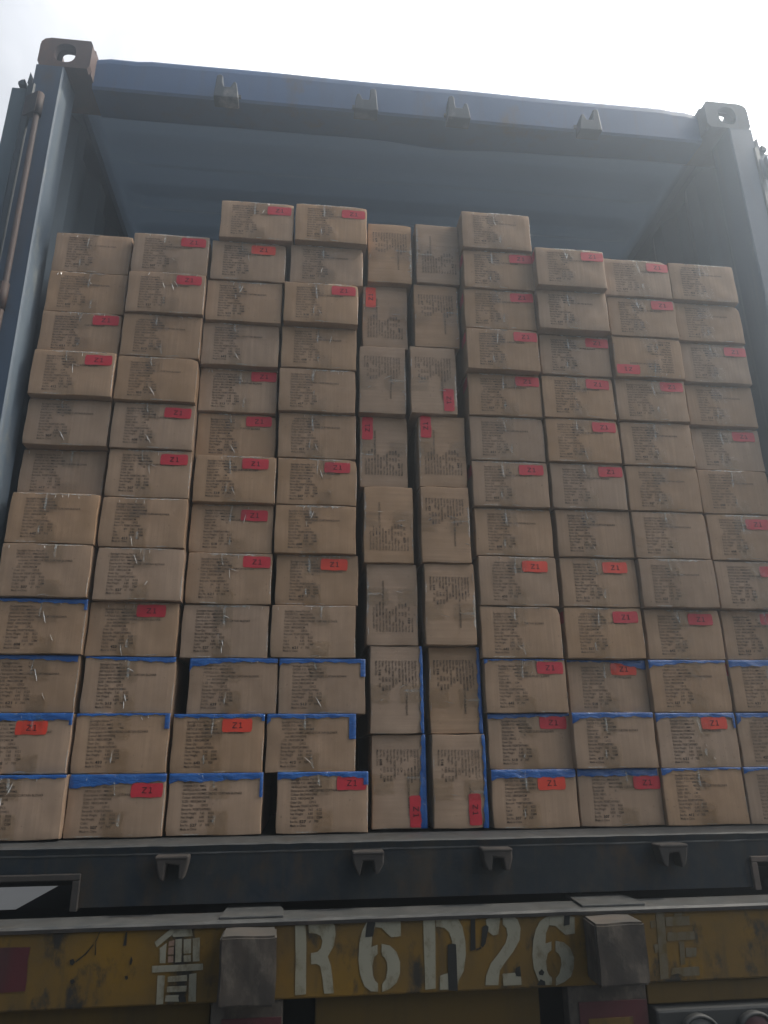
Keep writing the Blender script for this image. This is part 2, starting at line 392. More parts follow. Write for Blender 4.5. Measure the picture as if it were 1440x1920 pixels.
for j in range(nyr):
    for i in range(nxr): bm.faces.new((rows[j][i], rows[j][i + 1], rows[j + 1][i + 1], rows[j + 1][i]))
bmesh.ops.solidify(bm, geom=bm.faces[:], thickness=-.003)
cpart('roof', bm, M['inner'], True)

# rear sill with grey ledge, corner notches framed by flanges
bm = bmesh.new()
zb = -.131
outl = [(-1.056, -.030), (-1.056, -.064), (-.806, -.064), (-.800, -.068), (-.800, zb), (.786, zb), (.786, -.066), (1.056, -.066), (1.056, -.030)]
prism(bm, outl, 'y', .004, .07)
cpart('rear_sill', bm, M['sill'])
bm = bmesh.new()
for sx, xa, xb in ((-1, -1.056, -.788), (1, .776, 1.056)):
    box(bm, xa, xb, -.004, .055, -.0765, -.0635, .002)
    xv = xb if sx < 0 else xa
    box(bm, min(xv, xv - .016 * -sx), max(xv, xv - .016 * -sx), -.004, .055, zb - .006, -.0768, .002)
cpart('notch_flange', bm, M['keeper_rust'])
bm = bmesh.new(); nx = 60; prof = []
for i in range(nx + 1):
    x = -1.13 + 2.26 * i / nx; j1 = random.uniform(-.0012, .0012)
    prof.append([(x, .002 + j1, -.026), (x, -.002 + j1, -.0125 + j1 * .5), (x, .002 + j1, -.0095), (x, .060, -.0032), (x, .088, -.0032), (x, .088, -.0297), (x, .002, -.0297)])
grid = [[bm.verts.new(p) for p in row] for row in prof]; k = len(grid[0])
for i in range(nx):
    for j in range(k): bm.faces.new((grid[i][j], grid[i][(j + 1) % k], grid[i + 1][(j + 1) % k], grid[i + 1][j])).material_index = 1 if j == 0 else 0
bm.faces.new(grid[0]); bm.faces.new(grid[-1][::-1]); bmesh.ops.recalc_face_normals(bm, faces=bm.faces)
cpart('sill_ledge', bm, [M['ledge'], M['sill']])
bm = bmesh.new(); box(bm, -.8, .79, .072, .30, -.125, -.04); cpart('sill_beam', bm, M['black'])
for x0, x1 in ((-1.165, -.803), (.793, 1.165)):
    bm = bmesh.new(); box(bm, x0, x1, .09, .30, -.100, -.04); cpart('sill_beam', bm, M['black'])

# cam keepers on the header: two ears and a saddle, the taller ear alternates
def keeper(x, flip):
    bm = bmesh.new()
    p = [(-.040, .0), (.040, .0), (.037, .035), (.031, .068), (.022, .072), (.012, .046), (-.009, .046), (-.013, .062), (-.014, .094), (-.024, .101), (-.034, .094), (-.038, .03)]
    if flip: p = [(-a, b) for a, b in p]
    prism(bm, [(x + a, 2.216 + b * .96) for a, b in p], 'y', .004, .049, 0, .003)
    box(bm, x - .044, x + .044, .040, .0485, 2.258, 2.272, .002)
    return bm
for x, fl in ((-.621, 0), (-.160, 1), (.157, 0), (.622, 1)):
    cpart('cam_keeper', keeper(x, fl), M['keeper'])
def sill_keeper(x, kind):
    bm = bmesh.new()
    p = [(-.038, .0), (.038, .0), (.034, -.022), (.026, -.045), (.017, -.047), (.014, -.018), (-.010, -.016), (-.015, -.048), (-.026, -.046), (-.033, -.022)]
    if kind % 2: p = [(-a, b) for a, b in p]
    rnd = random.Random(kind)
    prism(bm, [(x + a + rnd.uniform(-.003, .003), -.030 + b + rnd.uniform(-.003, .003)) for a, b in p], 'y', -.034, .0035, 0, .0035)
    box(bm, x - .036, x + .036, -.036, .003, -.036, -.0285, .003)
    return bm
for i, x in enumerate((-.592, -.158, .140, .568)): cpart('cam_keeper', sill_keeper(x, i), M['keeper_rust'])

# doors swung right round against the sides, with gasket, hinge rod and knuckles
def door(sx):
    lean = lambda z: max(0, 1.82 - z) * .012
    bm = bmesh.new(); box(bm, *( (-1.285, -1.238) if sx < 0 else (1.238, 1.285)), .012, 1.16, .01, 2.185, .004)
    dr = cpart('door', bm, M['door'])
    def sub(name, bm, m): return obj(name, bm, m, dr)
    bm = bmesh.new()
    g_ = [(-1.236, .008), (-1.228, -.004), (-1.212, -.006), (-1.206, .004), (-1.212, .012), (-1.220, .010), (-1.226, .03), (-1.236, .03)]
    prism(bm, [(-sx * x, y) for x, y in g_], 'z', .02, 2.190)
    # curled top end of the gasket
    prism(bm, [(-sx * a, b) for a, b in ((-1.262, 2.187), (-1.262, 2.196), (-1.254, 2.205), (-1.244, 2.208), (-1.247, 2.200), (-1.246, 2.192), (-1.240, 2.187))], 'y', .0, .05)
    sub('gasket', bm, M['rubber'])
    bm = bmesh.new()
    prism(bm, [(-sx * a, b) for a, b in ((-1.234, 2.192), (-1.2305, 2.238), (-1.227, 2.225), (-1.219, 2.192))], 'y', -.002, .03)
    sub('gasket_lip', bm, M['rubber'])
    bm = bmesh.new()
    rx = -1.184 if sx < 0 else -1.232; ry = -.012 if sx < 0 else .004
    tube(bm, (-sx * rx, ry, 2.13), (-sx * (rx + lean(.02) * .9), ry, .02), .0085)
    sub('hinge_rod', bm, M['rod'] if sx < 0 else M['post'])
    for z in (2.095, 1.395, .75, .15):
        bm = bmesh.new(); xx = rx + lean(z) * .9
        tube(bm, (-sx * xx, ry, z - .042), (-sx * xx, ry, z + .042), .0135)
        prism(bm, [(-sx * a, b) for a, b in ((xx - .05, .012), (xx - .045, -.004), (xx, -.028), (xx, .004))], 'z', z - .04, z + .04)
        sub('hinge', bm, M['rod'] if sx < 0 else M['post'])
door(-1); door(1)

# ------------------------------------------------------------------ trailer
tr = thing('truck_trailer', 'worn yellow trailer tail with stencilled white characters and two rubber blocks', 'trailer', (0, 0, GZ))
def tpart(name, bm, m, parent=None, smooth=False):
    o = obj(name, bm, m, parent or tr, smooth)
    if not parent: o.location = (0, 0, -GZ)
    return o
BY = -.094
bm = bmesh.new(); box(bm, -1.22, 1.22, BY, -.015, -.292, -.158, .004); beam = tpart('rear_beam', bm, M['yellow'])
bm = bmesh.new(); nx = 60; prof = []
for i in range(nx + 1):
    x = -1.23 + 2.46 * i / nx; j1 = random.uniform(-.0015, .0015)
    prof.append([(x, BY - .006 + j1, -.157), (x, BY - .007 + j1, -.150), (x, BY - .003, -.1455 + j1 * .3), (x, -.012 + j1, -.1455), (x, -.012, -.157)])
grid = [[bm.verts.new(p) for p in row] for row in prof]; k = 5
for i in range(nx):
    for j in range(k): bm.faces.new((grid[i][j], grid[i][(j + 1) % k], grid[i + 1][(j + 1) % k], grid[i + 1][j])).material_index = 1 if j == 0 else 0
bm.faces.new(grid[0]); bm.faces.new(grid[-1][::-1]); bmesh.ops.recalc_face_normals(bm, faces=bm.faces)
tpart('top_flange', bm, [M['ledge'], M['keeper_rust']])
for x0, x1 in ((-.477, -.343), (.312, .458)):
    bm = bmesh.new(); prism(bm, [(x0, -.085), (x1, -.085), (x1 - .002, -.02), (x1 - .012, .036), (x0 + .008, .044)], 'z', -.1455, -.1405, 0, .0015)
    tpart('deck_pad', bm, M['ledge'])
for x0, x1, x2, x3, zl in ((-.461, -.352, -.463, -.356, -.272), (.292, .400, .308, .414, -.266)):
    bm = bmesh.new()
    t = bmesh.new(); rnd = random.Random(int(x1 * 100))
    vs = [t.verts.new(p) for p in ((x0, -.2, -.1535), (x1, -.2, -.1535), (x1, -.2, zl), (x0, -.2, zl), (x2, BY - .001, -.1585), (x3, BY - .001, -.1585), (x3, BY - .001, zl - .01), (x2, BY - .001, zl - .01))]
    for f in ((0, 1, 2, 3), (4, 7, 6, 5), (0, 4, 5, 1), (1, 5, 6, 2), (2, 6, 7, 3), (3, 7, 4, 0)): t.faces.new([vs[i] for i in f])
    bmesh.ops.recalc_face_normals(t, faces=t.faces)
    bmesh.ops.bevel(t, geom=t.edges[:], offset=.004, segments=2, affect='EDGES')
    bmesh.ops.subdivide_edges(t, edges=[e for e in t.edges if e.calc_length() > .03], cuts=7, use_grid_fill=True)
    for v in t.verts:
        v.co += Vector((math.sin(v.co.z * 60 + x0 * 9), math.sin(v.co.x * 70 + v.co.z * 30), math.sin(v.co.x * 55))) * .0009
    for f in t.faces: f.smooth = False
    for f in t.faces: f.material_index = 1 if f.normal.z > .8 else 0
    mp = {v: bm.verts.new(v.co) for v in t.verts}
    for f in t.faces:
        nf = bm.faces.new([mp[v] for v in f.verts]); nf.material_index = f.material_index
    t.free()
    tpart('bumper_block', bm, [M['block'], M['blocktop']])
# stencilled characters, traced on the flat face of the beam
def poly_on(bm, pts, y, th=.0006):
    q = [U(px, py, 1, y) for px, py in pts]
    prism(bm, [(p.x, p.z) for p in q], 'y', y - th, y)
def zoomed(pts, ox, oy, k): return [(ox + a / k, oy + b / k) for a, b in pts]
YF = BY - .0008
def glyph(name, polys, m):
    bm = bmesh.new()
    for p in polys: poly_on(bm, p, YF)
    bm.normal_update(); bmesh.ops.triangulate(bm, faces=bm.faces[:], quad_method='FIXED', ngon_method='EAR_CLIP')
    return tpart(name, bm, m)
Z3 = lambda p: zoomed(p, 520, 1680, 4.5)
Z4 = lambda p: zoomed(p, 800, 1680, 4.5)
Z2 = lambda p: zoomed(p, 240, 1680, 4.5)
Z5 = lambda p: zoomed(p, 1060, 1640, 3.789)
glyph('stencil_letter', [Z3([(150, 250), (238, 245), (245, 400), (242, 828), (148, 836), (155, 540)]),
    Z3([(262, 234), (455, 212), (484, 250), (492, 320), (478, 420), (425, 510), (452, 590), (466, 700), (476, 820), (395, 824), (380, 690), (362, 590), (330, 572), (284, 576), (284, 482), (336, 474), (368, 440), (380, 380), (366, 336), (330, 318), (266, 312)])], M['letter'])
six = [[(848, 806), (790, 804), (735, 762), (698, 660), (684, 540), (692, 400), (714, 300), (750, 225), (800, 188), (826, 182), (826, 262), (800, 330), (794, 430), (845, 412), (845, 488), (816, 516), (800, 590), (806, 670), (826, 716), (850, 738)],
       [(828, 178), (930, 172), (1040, 188), (1042, 338), (962, 348), (920, 310), (880, 268), (828, 262)],
       [(880, 404), (950, 418), (1005, 470), (1036, 560), (1034, 650), (1008, 730), (955, 778), (884, 810), (884, 744), (914, 700), (930, 620), (924, 556), (904, 518), (880, 502)]]
glyph('stencil_digit', [Z3(p) for p in six], M['letter'])
glyph('stencil_letter', [zoomed([(1230, 205), (1332, 195), (1336, 780), (1248, 790)], 520, 1680, 4.5),
    Z4([(80, 172), (200, 166), (262, 190), (302, 262), (326, 380), (330, 500), (312, 630), (268, 716), (258, 785), (112, 790), (112, 672), (178, 652), (208, 590), (218, 480), (214, 380), (190, 306), (150, 268), (80, 258)])], M['letter'])
glyph('stencil_digit', [Z4([(500, 200), (545, 170), (622, 160), (604, 322), (560, 332), (512, 296)]),
    Z4([(642, 166), (720, 160), (768, 200), (792, 270), (784, 370), (730, 470), (660, 560), (616, 628), (604, 752), (494, 752), (502, 670), (540, 570), (610, 480), (664, 400), (684, 330), (672, 268), (642, 242)]),
    Z4([(640, 656), (745, 648), (760, 676), (796, 680), (800, 750), (648, 756)])], M['letter'])
glyph('stencil_digit', [[(px + 326 + (px - 672) * .0, 1716.7 + (py - 1719) * .93) for px, py in Z3(p)] for p in six], M['letter'])
glyph('stencil_character', [Z2(p) for p in (
    [(225, 388), (372, 268), (428, 282), (244, 432)], [(430, 264), (530, 258), (548, 338), (384, 346), (374, 330)],
    [(268, 440), (326, 396), (316, 566), (268, 566)], [(400, 366), (456, 360), (450, 556), (398, 560)],
    [(470, 366), (534, 360), (532, 482), (470, 486)], [(546, 358), (606, 350), (604, 550), (546, 552)], [(470, 500), (532, 496), (532, 552), (470, 556)],
    [(204, 590), (632, 570), (632, 624), (204, 646)], [(250, 672), (312, 670), (296, 912), (238, 916)],
    [(336, 680), (498, 666), (498, 716), (334, 726)], [(330, 764), (496, 756), (492, 804), (328, 812)], [(318, 840), (430, 834), (424, 862), (440, 890), (310, 890)],
    [(516, 660), (578, 650), (572, 890), (510, 890)])] , M['letter'])
glyph('stencil_stain', [Z2(p) for p in ([(346, 384), (392, 372), (390, 418), (340, 424)], [(342, 436), (388, 430), (386, 492), (338, 494)], [(340, 508), (384, 506), (382, 558), (336, 562)])], M['letter_pink'])
glyph('stencil_character', [Z5(p) for p in (
    [(640, 272), (702, 268), (718, 500), (734, 738), (676, 742), (660, 500)], [(602, 330), (638, 326), (644, 374), (610, 378)],
    [(772, 272), (828, 270), (826, 296), (772, 298)], [(710, 302), (878, 292), (884, 358), (714, 366)], [(724, 412), (914, 402), (920, 460), (724, 472)],
    [(808, 474), (842, 472), (852, 636), (820, 640)], [(856, 520), (930, 518), (930, 580), (856, 586)], [(760, 664), (950, 652), (956, 714), (840, 722), (800, 700), (750, 716)], [(626, 500), (656, 490), (660, 548), (640, 560)])], M['letter_faint'])
for p in [Z4([(176, 412), (212, 400), (246, 406), (252, 520), (262, 800), (186, 796), (178, 600)]), Z4([(372, 176), (408, 180), (412, 450), (368, 462)]), Z4([(470, 260), (500, 244), (522, 258), (496, 400), (474, 430), (458, 420)]), Z4([(414, 446), (455, 430), (462, 440), (420, 460)]),
    Z3([(768, 190), (812, 184), (826, 230), (806, 340), (742, 346), (752, 250)]), Z4([(750, 608), (786, 590), (796, 676), (752, 672)]), Z4([(1160, 160), (1206, 150), (1204, 240), (1156, 250)]), Z4([(944, 640), (970, 616), (992, 640), (980, 668), (950, 664)]), Z4([(930, 750), (960, 700), (998, 720), (1000, 752)]),
    Z2([(425, 856), (485, 846), (490, 892), (432, 894)]), zoomed([(718, 815), (748, 745), (752, 748), (722, 820), (720, 924), (712, 922)], 0, 1560, 4), zoomed([(566, 970), (640, 910), (700, 840), (704, 846), (646, 918), (570, 978)], 0, 1560, 4), zoomed([(945, 750), (955, 750), (948, 850), (925, 852)], 0, 1560, 4),
    zoomed([(525, 960), (550, 950), (564, 975), (545, 1000), (526, 990)], 0, 1560, 4), zoomed([(528, 1110), (552, 1102), (562, 1122), (545, 1140), (530, 1134)], 0, 1560, 4), zoomed([(985, 930), (995, 960), (985, 995), (972, 990)], 0, 1560, 4), zoomed([(935, 1080), (958, 1076), (962, 1100), (945, 1110)], 0, 1560, 4)]:
    glyph('brush_mark', [p], M['tar']).location.y = -.0008
bm = bmesh.new(); poly_on(bm, [(-60, 1778), (57, 1776), (52, 1800), (50, 1840), (47, 1858), (-60, 1866)], YF - .0002); tpart('reflector_sticker', bm, M['red_strip'])
# lower plates, gaps between them, reflective strips and the lamp panel
bm = bmesh.new(); box(bm, -1.2, -.485, -.070, -.05, -.62, -.2925, .003); tpart('lower_plate', bm, M['yellow2'])
bm = bmesh.new(); box(bm, -.272, .205, -.070, -.05, -.62, -.2925, .003); tpart('lower_plate', bm, M['yellow2'])
bm = bmesh.new(); box(bm, .44, 1.2, -.085, -.05, -.334, -.2925, .003); tpart('lower_plate', bm, M['yellow2'])
for x0, x1 in ((-.482, -.338), (.262, .437)):
    bm = bmesh.new(); box(bm, x0, x1, -.088, -.05, -.60, -.2925, .003); sp = tpart('strut_plate', bm, M['block'])
    bm = bmesh.new(); box(bm, x0 + .022, x1 - .002, -.0905, -.0885, -.58, -.322, .0005); tpart('reflective_strip', bm, M['red_strip'])
bm = bmesh.new(); box(bm, .302, .400, -.0925, -.091, -.56, -.352, .0005); tpart('reflective_square', bm, M['yellow'])
bm = bmesh.new(); box(bm, .446, 1.05, -.105, -.06, -.52, -.338, .006); lp = tpart('lamp_panel', bm, M['lamp_body'])
for x, m_ in ((.535, 'lens_white'), (.662, 'lens_red'), (.80, 'lens_red')):
    bm = bmesh.new(); seg = 28; t = bmesh.new(); rings = []
    for r, y in ((.046, -.105), (.047, -.118), (.043, -.123), (.039, -.119)):
        rings.append([t.verts.new((x + r * math.cos(2 * math.pi * i / seg), y, -.392 + r * math.sin(2 * math.pi * i / seg))) for i in range(seg)])
    for a, b in zip(rings, rings[1:]):
        for i in range(seg): t.faces.new((a[i], a[(i + 1) % seg], b[(i + 1) % seg], b[i])).smooth = True
    bmesh.ops.recalc_face_normals(t, faces=t.faces); merge(bm, t)
    rim = obj('lamp_rim', bm, M['lamp_body'], lp)
    bm = bmesh.new(); t = bmesh.new(); rings = []
    for k in range(7):
        r = .0385 * (1 - k / 6.5); y = -.117 - .010 * (1 - (r / .0385) ** 2)
        rings.append([t.verts.new((x + r * math.cos(2 * math.pi * i / seg), y, -.392 + r * math.sin(2 * math.pi * i / seg))) for i in range(seg)])
    for a, b in zip(rings, rings[1:]):
        for i in range(seg): t.faces.new((a[i], a[(i + 1) % seg], b[(i + 1) % seg], b[i])).smooth = True
    t.faces.new(rings[-1]); bmesh.ops.recalc_face_normals(t, faces=t.faces); merge(bm, t)
    obj('lamp_lens', bm, M[m_], lp)
bm = bmesh.new(); box(bm, -1.1, 1.1, -.012, -.004, -.9, -.300); tpart('gap_backing', bm, M['matt'])  # added black plate that keeps the gaps between the lower plates dark
# rails, deck, mudguard, axle and wheels behind
for x in (-.45, .45):
    bm = bmesh.new(); box(bm, x - .07, x + .07, .0, 5.9, -.46, -.162); tpart('chassis_rail', bm, M['black'])
for y in (.10, 1.6, 3.2, 4.9):
    bm = bmesh.new(); box(bm, -1.1, 1.1, y, y + .1, -.30, -.165); tpart('cross_member', bm, M['black'])
bm = bmesh.new()
pts = [(1.6 + .62 * math.cos(a), -.86 + .60 * math.sin(a)) for a in [R(20 + 14 * i) for i in range(11)]]
pts2 = [(1.6 + .60 * math.cos(a), -.86 + .58 * math.sin(a)) for a in [R(160 - 14 * i) for i in range(11)]]
prism(bm, pts + pts2, 'x', -1.22, -.62); tpart('mudguard', bm, M['black'])
bm = bmesh.new(); prism(bm, pts + pts2, 'x', .62, 1.22); tpart('mudguard', bm, M['black'])
for x0, x1 in ((-1.22, -.55), (.55, 1.22)):
    bm = bmesh.new(); box(bm, x0, x1, .28, 2.6, -.315, -.288, .004); tpart('deck_plate', bm, M['matt'])
for x0, x1 in ((-1.2, -.66), (.66, 1.2)):
    bm = bmesh.new(); tube(bm, (x0, 1.6, GZ + .5), (x1, 1.6, GZ + .5), .5, 40); tpart('wheel', bm, M['tyre'])
bm = bmesh.new(); box(bm, 1.03, 1.30, .36, 1.05, -.72, -.17, .01); tpart('tool_box', bm, M['matt'])
bm = bmesh.new(); tube(bm, (-.66, 1.6, GZ + .5), (.66, 1.6, GZ + .5), .07); tpart('axle', bm, M['black'])

# ------------------------------------------------------------------ cartons
CW, CH, CD = .2222, .1383, .42
def face_y(x, z):
    """front surface of a carton end: scored edges rolled off, panel bulging slightly"""
    r = .0022
    dx = CW / 2 - abs(x); dz = CH / 2 - abs(z)
    y = 0
    for dd in (dx, dz):
        if dd < r: e = r - max(0, dd); y += r - math.sqrt(max(0, r * r - e * e))
    return y - .0013 * (1 - (2 * x / CW) ** 2) * (1 - (2 * z / CH) ** 2)
def carton_body(seed):
    rnd = random.Random(seed); bm = bmesh.new()
    r = .0022
    def spread(h):
        e = [-h, -h + r * .22, -h + r * .6, -h + r]
        k = 11 if h > .08 else 7
        inn = [-h + r + (2 * h - 2 * r) * i / (k + 1) for i in range(1, k + 1)]
        return e + inn + [-a for a in e[::-1]]
    xs, zs = spread(CW / 2), spread(CH / 2)
    ph = [rnd.uniform(0, 6) for _ in range(8)]
    def wob(x, z):
        return (.0009 * math.sin(x * 38 + ph[0]) * math.cos(z * 46 + ph[1]) + .0006 * math.sin(x * 90 + z * 60 + ph[2]))
    cd = [(rnd.choice((-1, 1)) * CW / 2, rnd.choice((-1, 1)) * CH / 2, rnd.uniform(.0005, .0035)) for _ in range(2)]   # knocked corners
    def P(x, z):
        y = face_y(x, z) + wob(x, z) * min(1, (CW / 2 - abs(x)) / .02, (CH / 2 - abs(z)) / .02)
        x2 = x + .0007 * math.sin(z * 55 + ph[3]) * (abs(x) / (CW / 2)) ** 4
        z2 = z + .0009 * math.sin(x * 34 + ph[4]) * (abs(z) / (CH / 2)) ** 4
        for cx, cz, a in cd:
            dd = math.hypot(x - cx, z - cz); f = math.exp(-(dd / .011) ** 2)
            y += a * f; x2 -= math.copysign(a * .5 * f, cx); z2 -= math.copysign(a * .35 * f, cz)
        return (x2, y, z2)
    G = [[bm.verts.new(P(x, z)) for x in xs] for z in zs]
    for j in range(len(zs) - 1):
        for i in range(len(xs) - 1):
            bm.faces.new((G[j][i], G[j][i + 1], G[j + 1][i + 1], G[j + 1][i])).smooth = True
    per = G[0][:] + [G[j][-1] for j in range(1, len(zs))] + G[-1][-2::-1] + [G[j][0] for j in range(len(zs) - 2, 0, -1)]
    bk = [bm.verts.new((v.co.x, CD, v.co.z)) for v in per]
    k = len(per)
    for i in range(k): bm.faces.new((per[i], per[(i + 1) % k], bk[(i + 1) % k], bk[i]))
    bm.faces.new(bk); bmesh.ops.recalc_face_normals(bm, faces=bm.faces)
    return bm
def patch(bm, x0, x1, z0, z1, lift, nx=6, nz=4, jag=None, mi=0, lower=None):
    """thin sheet lying on the carton face; lower(x) may shape its bottom edge"""
    rows = []
    for j in range(nz + 1):
        row = []
        for i in range(nx + 1):
            x = x0 + (x1 - x0) * i / nx
            zb = lower(x) if lower else z0
            z = zb + (z1 - zb) * j / nz
            row.append(bm.verts.new((x, face_y(max(-CW / 2, min(CW / 2, x)), max(-CH / 2, min(CH / 2, z))) - lift + (jag(x, z) if jag else 0), z)))
        rows.append(row)
    for j in range(nz):
        for i in range(nx):
            f = bm.faces.new((rows[j][i], rows[j][i + 1], rows[j + 1][i + 1], rows[j + 1][i])); f.material_index = mi; f.smooth = True
def mesh_of(bm, name, ms):
    me = bpy.data.meshes.new(name); bm.normal_update(); bm.to_mesh(me); bm.free()
    for m in ms: me.materials.append(m)
    return me
def text_mesh(lines, name, m, lift=.0009, thick=0):
    """lines: (text, x, z, height, width) in face coordinates -> one mesh lying on the face"""
    bm = bmesh.new()
    for s, x, z, h, wd in lines:
        cu = bpy.data.curves.new('t', 'FONT'); cu.body = s; cu.size = 1; cu.resolution_u = 2; cu.offset = thick
        o = bpy.data.objects.new('t', cu); COL.objects.link(o)
        bpy.context.view_layer.update()
        e = o.evaluated_get(bpy.context.evaluated_depsgraph_get()); me = e.to_mesh()
        px = [v.co.x for v in me.vertices]; a, b = min(px), max(px)
        sx = wd / (b - a) if wd else h / .73; sz = h / .73
        vs = []
        for v in me.vertices:
            X = x + (v.co.x - a) * sx; Z = z + v.co.y * sz
            vs.append(bm.verts.new((X, face_y(X, Z) - lift, Z)))
        for p in me.polygons:
            try: bm.faces.new([vs[i] for i in p.vertices])
            except ValueError: pass
        e.to_mesh_clear(); bpy.data.objects.remove(o); bpy.data.curves.remove(cu)
    bmesh.ops.recalc_face_normals(bm, faces=bm.faces)
    for f in bm.faces:
        if f.normal.y > 0: f.normal_flip()
    return mesh_of(bm, name, [m])
X0 = -CW / 2 + .0365
def L(i): return CH / 2 - .0205 - i * .00868
def fit(s, i, w_, dx=0): return (s, X0 + dx, L(i), .0056, w_)
LINES = [
    fit('Spotlight Home Pty Ltd', 0, .066), fit('ORDER P.O.: 4MKDB7475', 1, .074), fit('ARTICLE NO.: MMGKFHMB', 2, .081),
    fit('Description: HOMECORDED CURTAIN BLDNKR', 3, .140), fit('Colour: BROWN/OAK', 4, .064), fit('SIZE: 180X240CM', 5, .055),
    fit('Outer Qty:', 6, .027), fit('12PCS', 6, .016, .045), fit('Barcode: 9328724709851', 7, .069),
    fit('Gross Weight:', 8, .036), fit('7.65', 8, .011, .043), fit('KGS', 8, .0125, .0635),
    fit('Net Weight:', 9, .031), fit('6.85', 9, .011, .043), fit('KGS', 9, .0125, .0635),
    fit('Cubic:', 10, .017), fit('0.035', 10, .014, .041), fit('CBM', 10, .0135, .0635),
    fit('Box No.', 11, .019), fit('of', 11, .005, .045), fit('705', 11, .011, .057), fit('Made in China', 12, .038)]
PRINTS = [text_mesh(LINES, 'printed_text', M[k], thick=t_) for k, t_ in (('ink_dark', .014), ('ink_dark', .006), ('ink', .014))]
NUMS = [text_mesh([(s, X0 + .0225, L(11) - .0006, .0066, .0155)], 'handwritten_number', M['marker'], thick=.02)
        for s in ('412', '417', '423', '513', '507', '639', '642', '527', '608', '433', '518', '621')]
BODIES = [mesh_of(carton_body(i), 'body', [M['card']]) for i in range(10)]
def tape_mesh(seed, loose=False):
    rnd = random.Random(seed + 50); bm = bmesh.new()
    xc = rnd.uniform(-.014, .022); hw = .024
    ph = [rnd.uniform(0, 6) for _ in range(5)]
    jag = lambda x, z: -.0005 * (1 + math.sin(x * 300 + ph[0] + z * 130)) - .0007 * max(0, math.sin(z * 170 + ph[1] + 60 * x))
    zt = CH / 2 - rnd.uniform(.045, .062); zb = -CH / 2 + rnd.uniform(.04, .06)
    patch(bm, xc - hw, xc + hw, zt, CH / 2, .0014, 10, 12, jag)
    bm2 = bmesh.new(); patch(bm2, xc - hw + rnd.uniform(-.003, .003), xc + hw, -CH / 2, zb, .0014, 10, 12, jag)
    # pale slivers along tape folds and edges: sky glints put into the colour
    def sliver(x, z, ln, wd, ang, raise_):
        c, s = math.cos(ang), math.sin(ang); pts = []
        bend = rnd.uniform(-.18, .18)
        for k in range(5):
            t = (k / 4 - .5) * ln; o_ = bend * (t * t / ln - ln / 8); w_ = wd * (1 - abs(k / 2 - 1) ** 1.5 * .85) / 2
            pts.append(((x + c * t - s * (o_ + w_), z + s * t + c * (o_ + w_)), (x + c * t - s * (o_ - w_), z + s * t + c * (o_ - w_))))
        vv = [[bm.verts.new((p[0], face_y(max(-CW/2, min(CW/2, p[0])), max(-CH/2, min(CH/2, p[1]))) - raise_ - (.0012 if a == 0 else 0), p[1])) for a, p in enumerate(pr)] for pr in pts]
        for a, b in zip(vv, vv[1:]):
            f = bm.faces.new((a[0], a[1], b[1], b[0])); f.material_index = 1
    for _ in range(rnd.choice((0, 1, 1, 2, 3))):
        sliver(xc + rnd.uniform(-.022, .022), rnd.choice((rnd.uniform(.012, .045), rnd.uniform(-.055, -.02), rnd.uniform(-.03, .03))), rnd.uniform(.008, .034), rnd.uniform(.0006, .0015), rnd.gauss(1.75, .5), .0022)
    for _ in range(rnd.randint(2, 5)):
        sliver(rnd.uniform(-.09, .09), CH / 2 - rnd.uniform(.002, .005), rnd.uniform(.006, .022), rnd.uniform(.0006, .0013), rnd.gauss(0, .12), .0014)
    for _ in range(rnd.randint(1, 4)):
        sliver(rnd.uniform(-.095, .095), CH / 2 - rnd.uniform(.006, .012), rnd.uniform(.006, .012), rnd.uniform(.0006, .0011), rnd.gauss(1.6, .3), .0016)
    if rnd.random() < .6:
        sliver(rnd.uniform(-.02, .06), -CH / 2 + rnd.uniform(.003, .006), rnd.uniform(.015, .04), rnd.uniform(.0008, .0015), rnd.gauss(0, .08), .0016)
    # milky strips: sheen on the edges and tape painted as pale film
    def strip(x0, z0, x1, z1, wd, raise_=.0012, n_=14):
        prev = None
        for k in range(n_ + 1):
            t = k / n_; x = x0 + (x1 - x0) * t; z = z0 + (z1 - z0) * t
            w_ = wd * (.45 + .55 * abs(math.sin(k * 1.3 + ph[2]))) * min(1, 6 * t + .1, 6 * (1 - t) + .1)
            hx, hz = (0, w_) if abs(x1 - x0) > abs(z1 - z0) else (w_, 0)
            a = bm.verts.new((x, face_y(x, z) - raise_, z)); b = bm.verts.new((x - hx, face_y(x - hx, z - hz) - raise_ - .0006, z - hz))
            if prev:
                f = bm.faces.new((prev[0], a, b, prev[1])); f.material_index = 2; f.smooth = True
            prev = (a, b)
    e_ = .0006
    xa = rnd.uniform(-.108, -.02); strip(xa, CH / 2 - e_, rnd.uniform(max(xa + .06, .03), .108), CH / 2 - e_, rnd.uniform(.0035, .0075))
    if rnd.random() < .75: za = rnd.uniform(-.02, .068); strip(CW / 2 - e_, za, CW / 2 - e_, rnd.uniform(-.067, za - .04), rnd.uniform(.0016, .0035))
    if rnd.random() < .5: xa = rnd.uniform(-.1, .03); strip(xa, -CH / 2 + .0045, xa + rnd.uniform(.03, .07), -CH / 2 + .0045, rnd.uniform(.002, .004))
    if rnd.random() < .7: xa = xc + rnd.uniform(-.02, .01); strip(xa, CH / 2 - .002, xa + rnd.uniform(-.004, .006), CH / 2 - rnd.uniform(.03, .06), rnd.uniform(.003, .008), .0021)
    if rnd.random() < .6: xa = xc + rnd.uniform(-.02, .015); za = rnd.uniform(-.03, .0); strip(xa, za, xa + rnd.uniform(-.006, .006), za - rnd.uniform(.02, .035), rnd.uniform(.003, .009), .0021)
    flaps = []
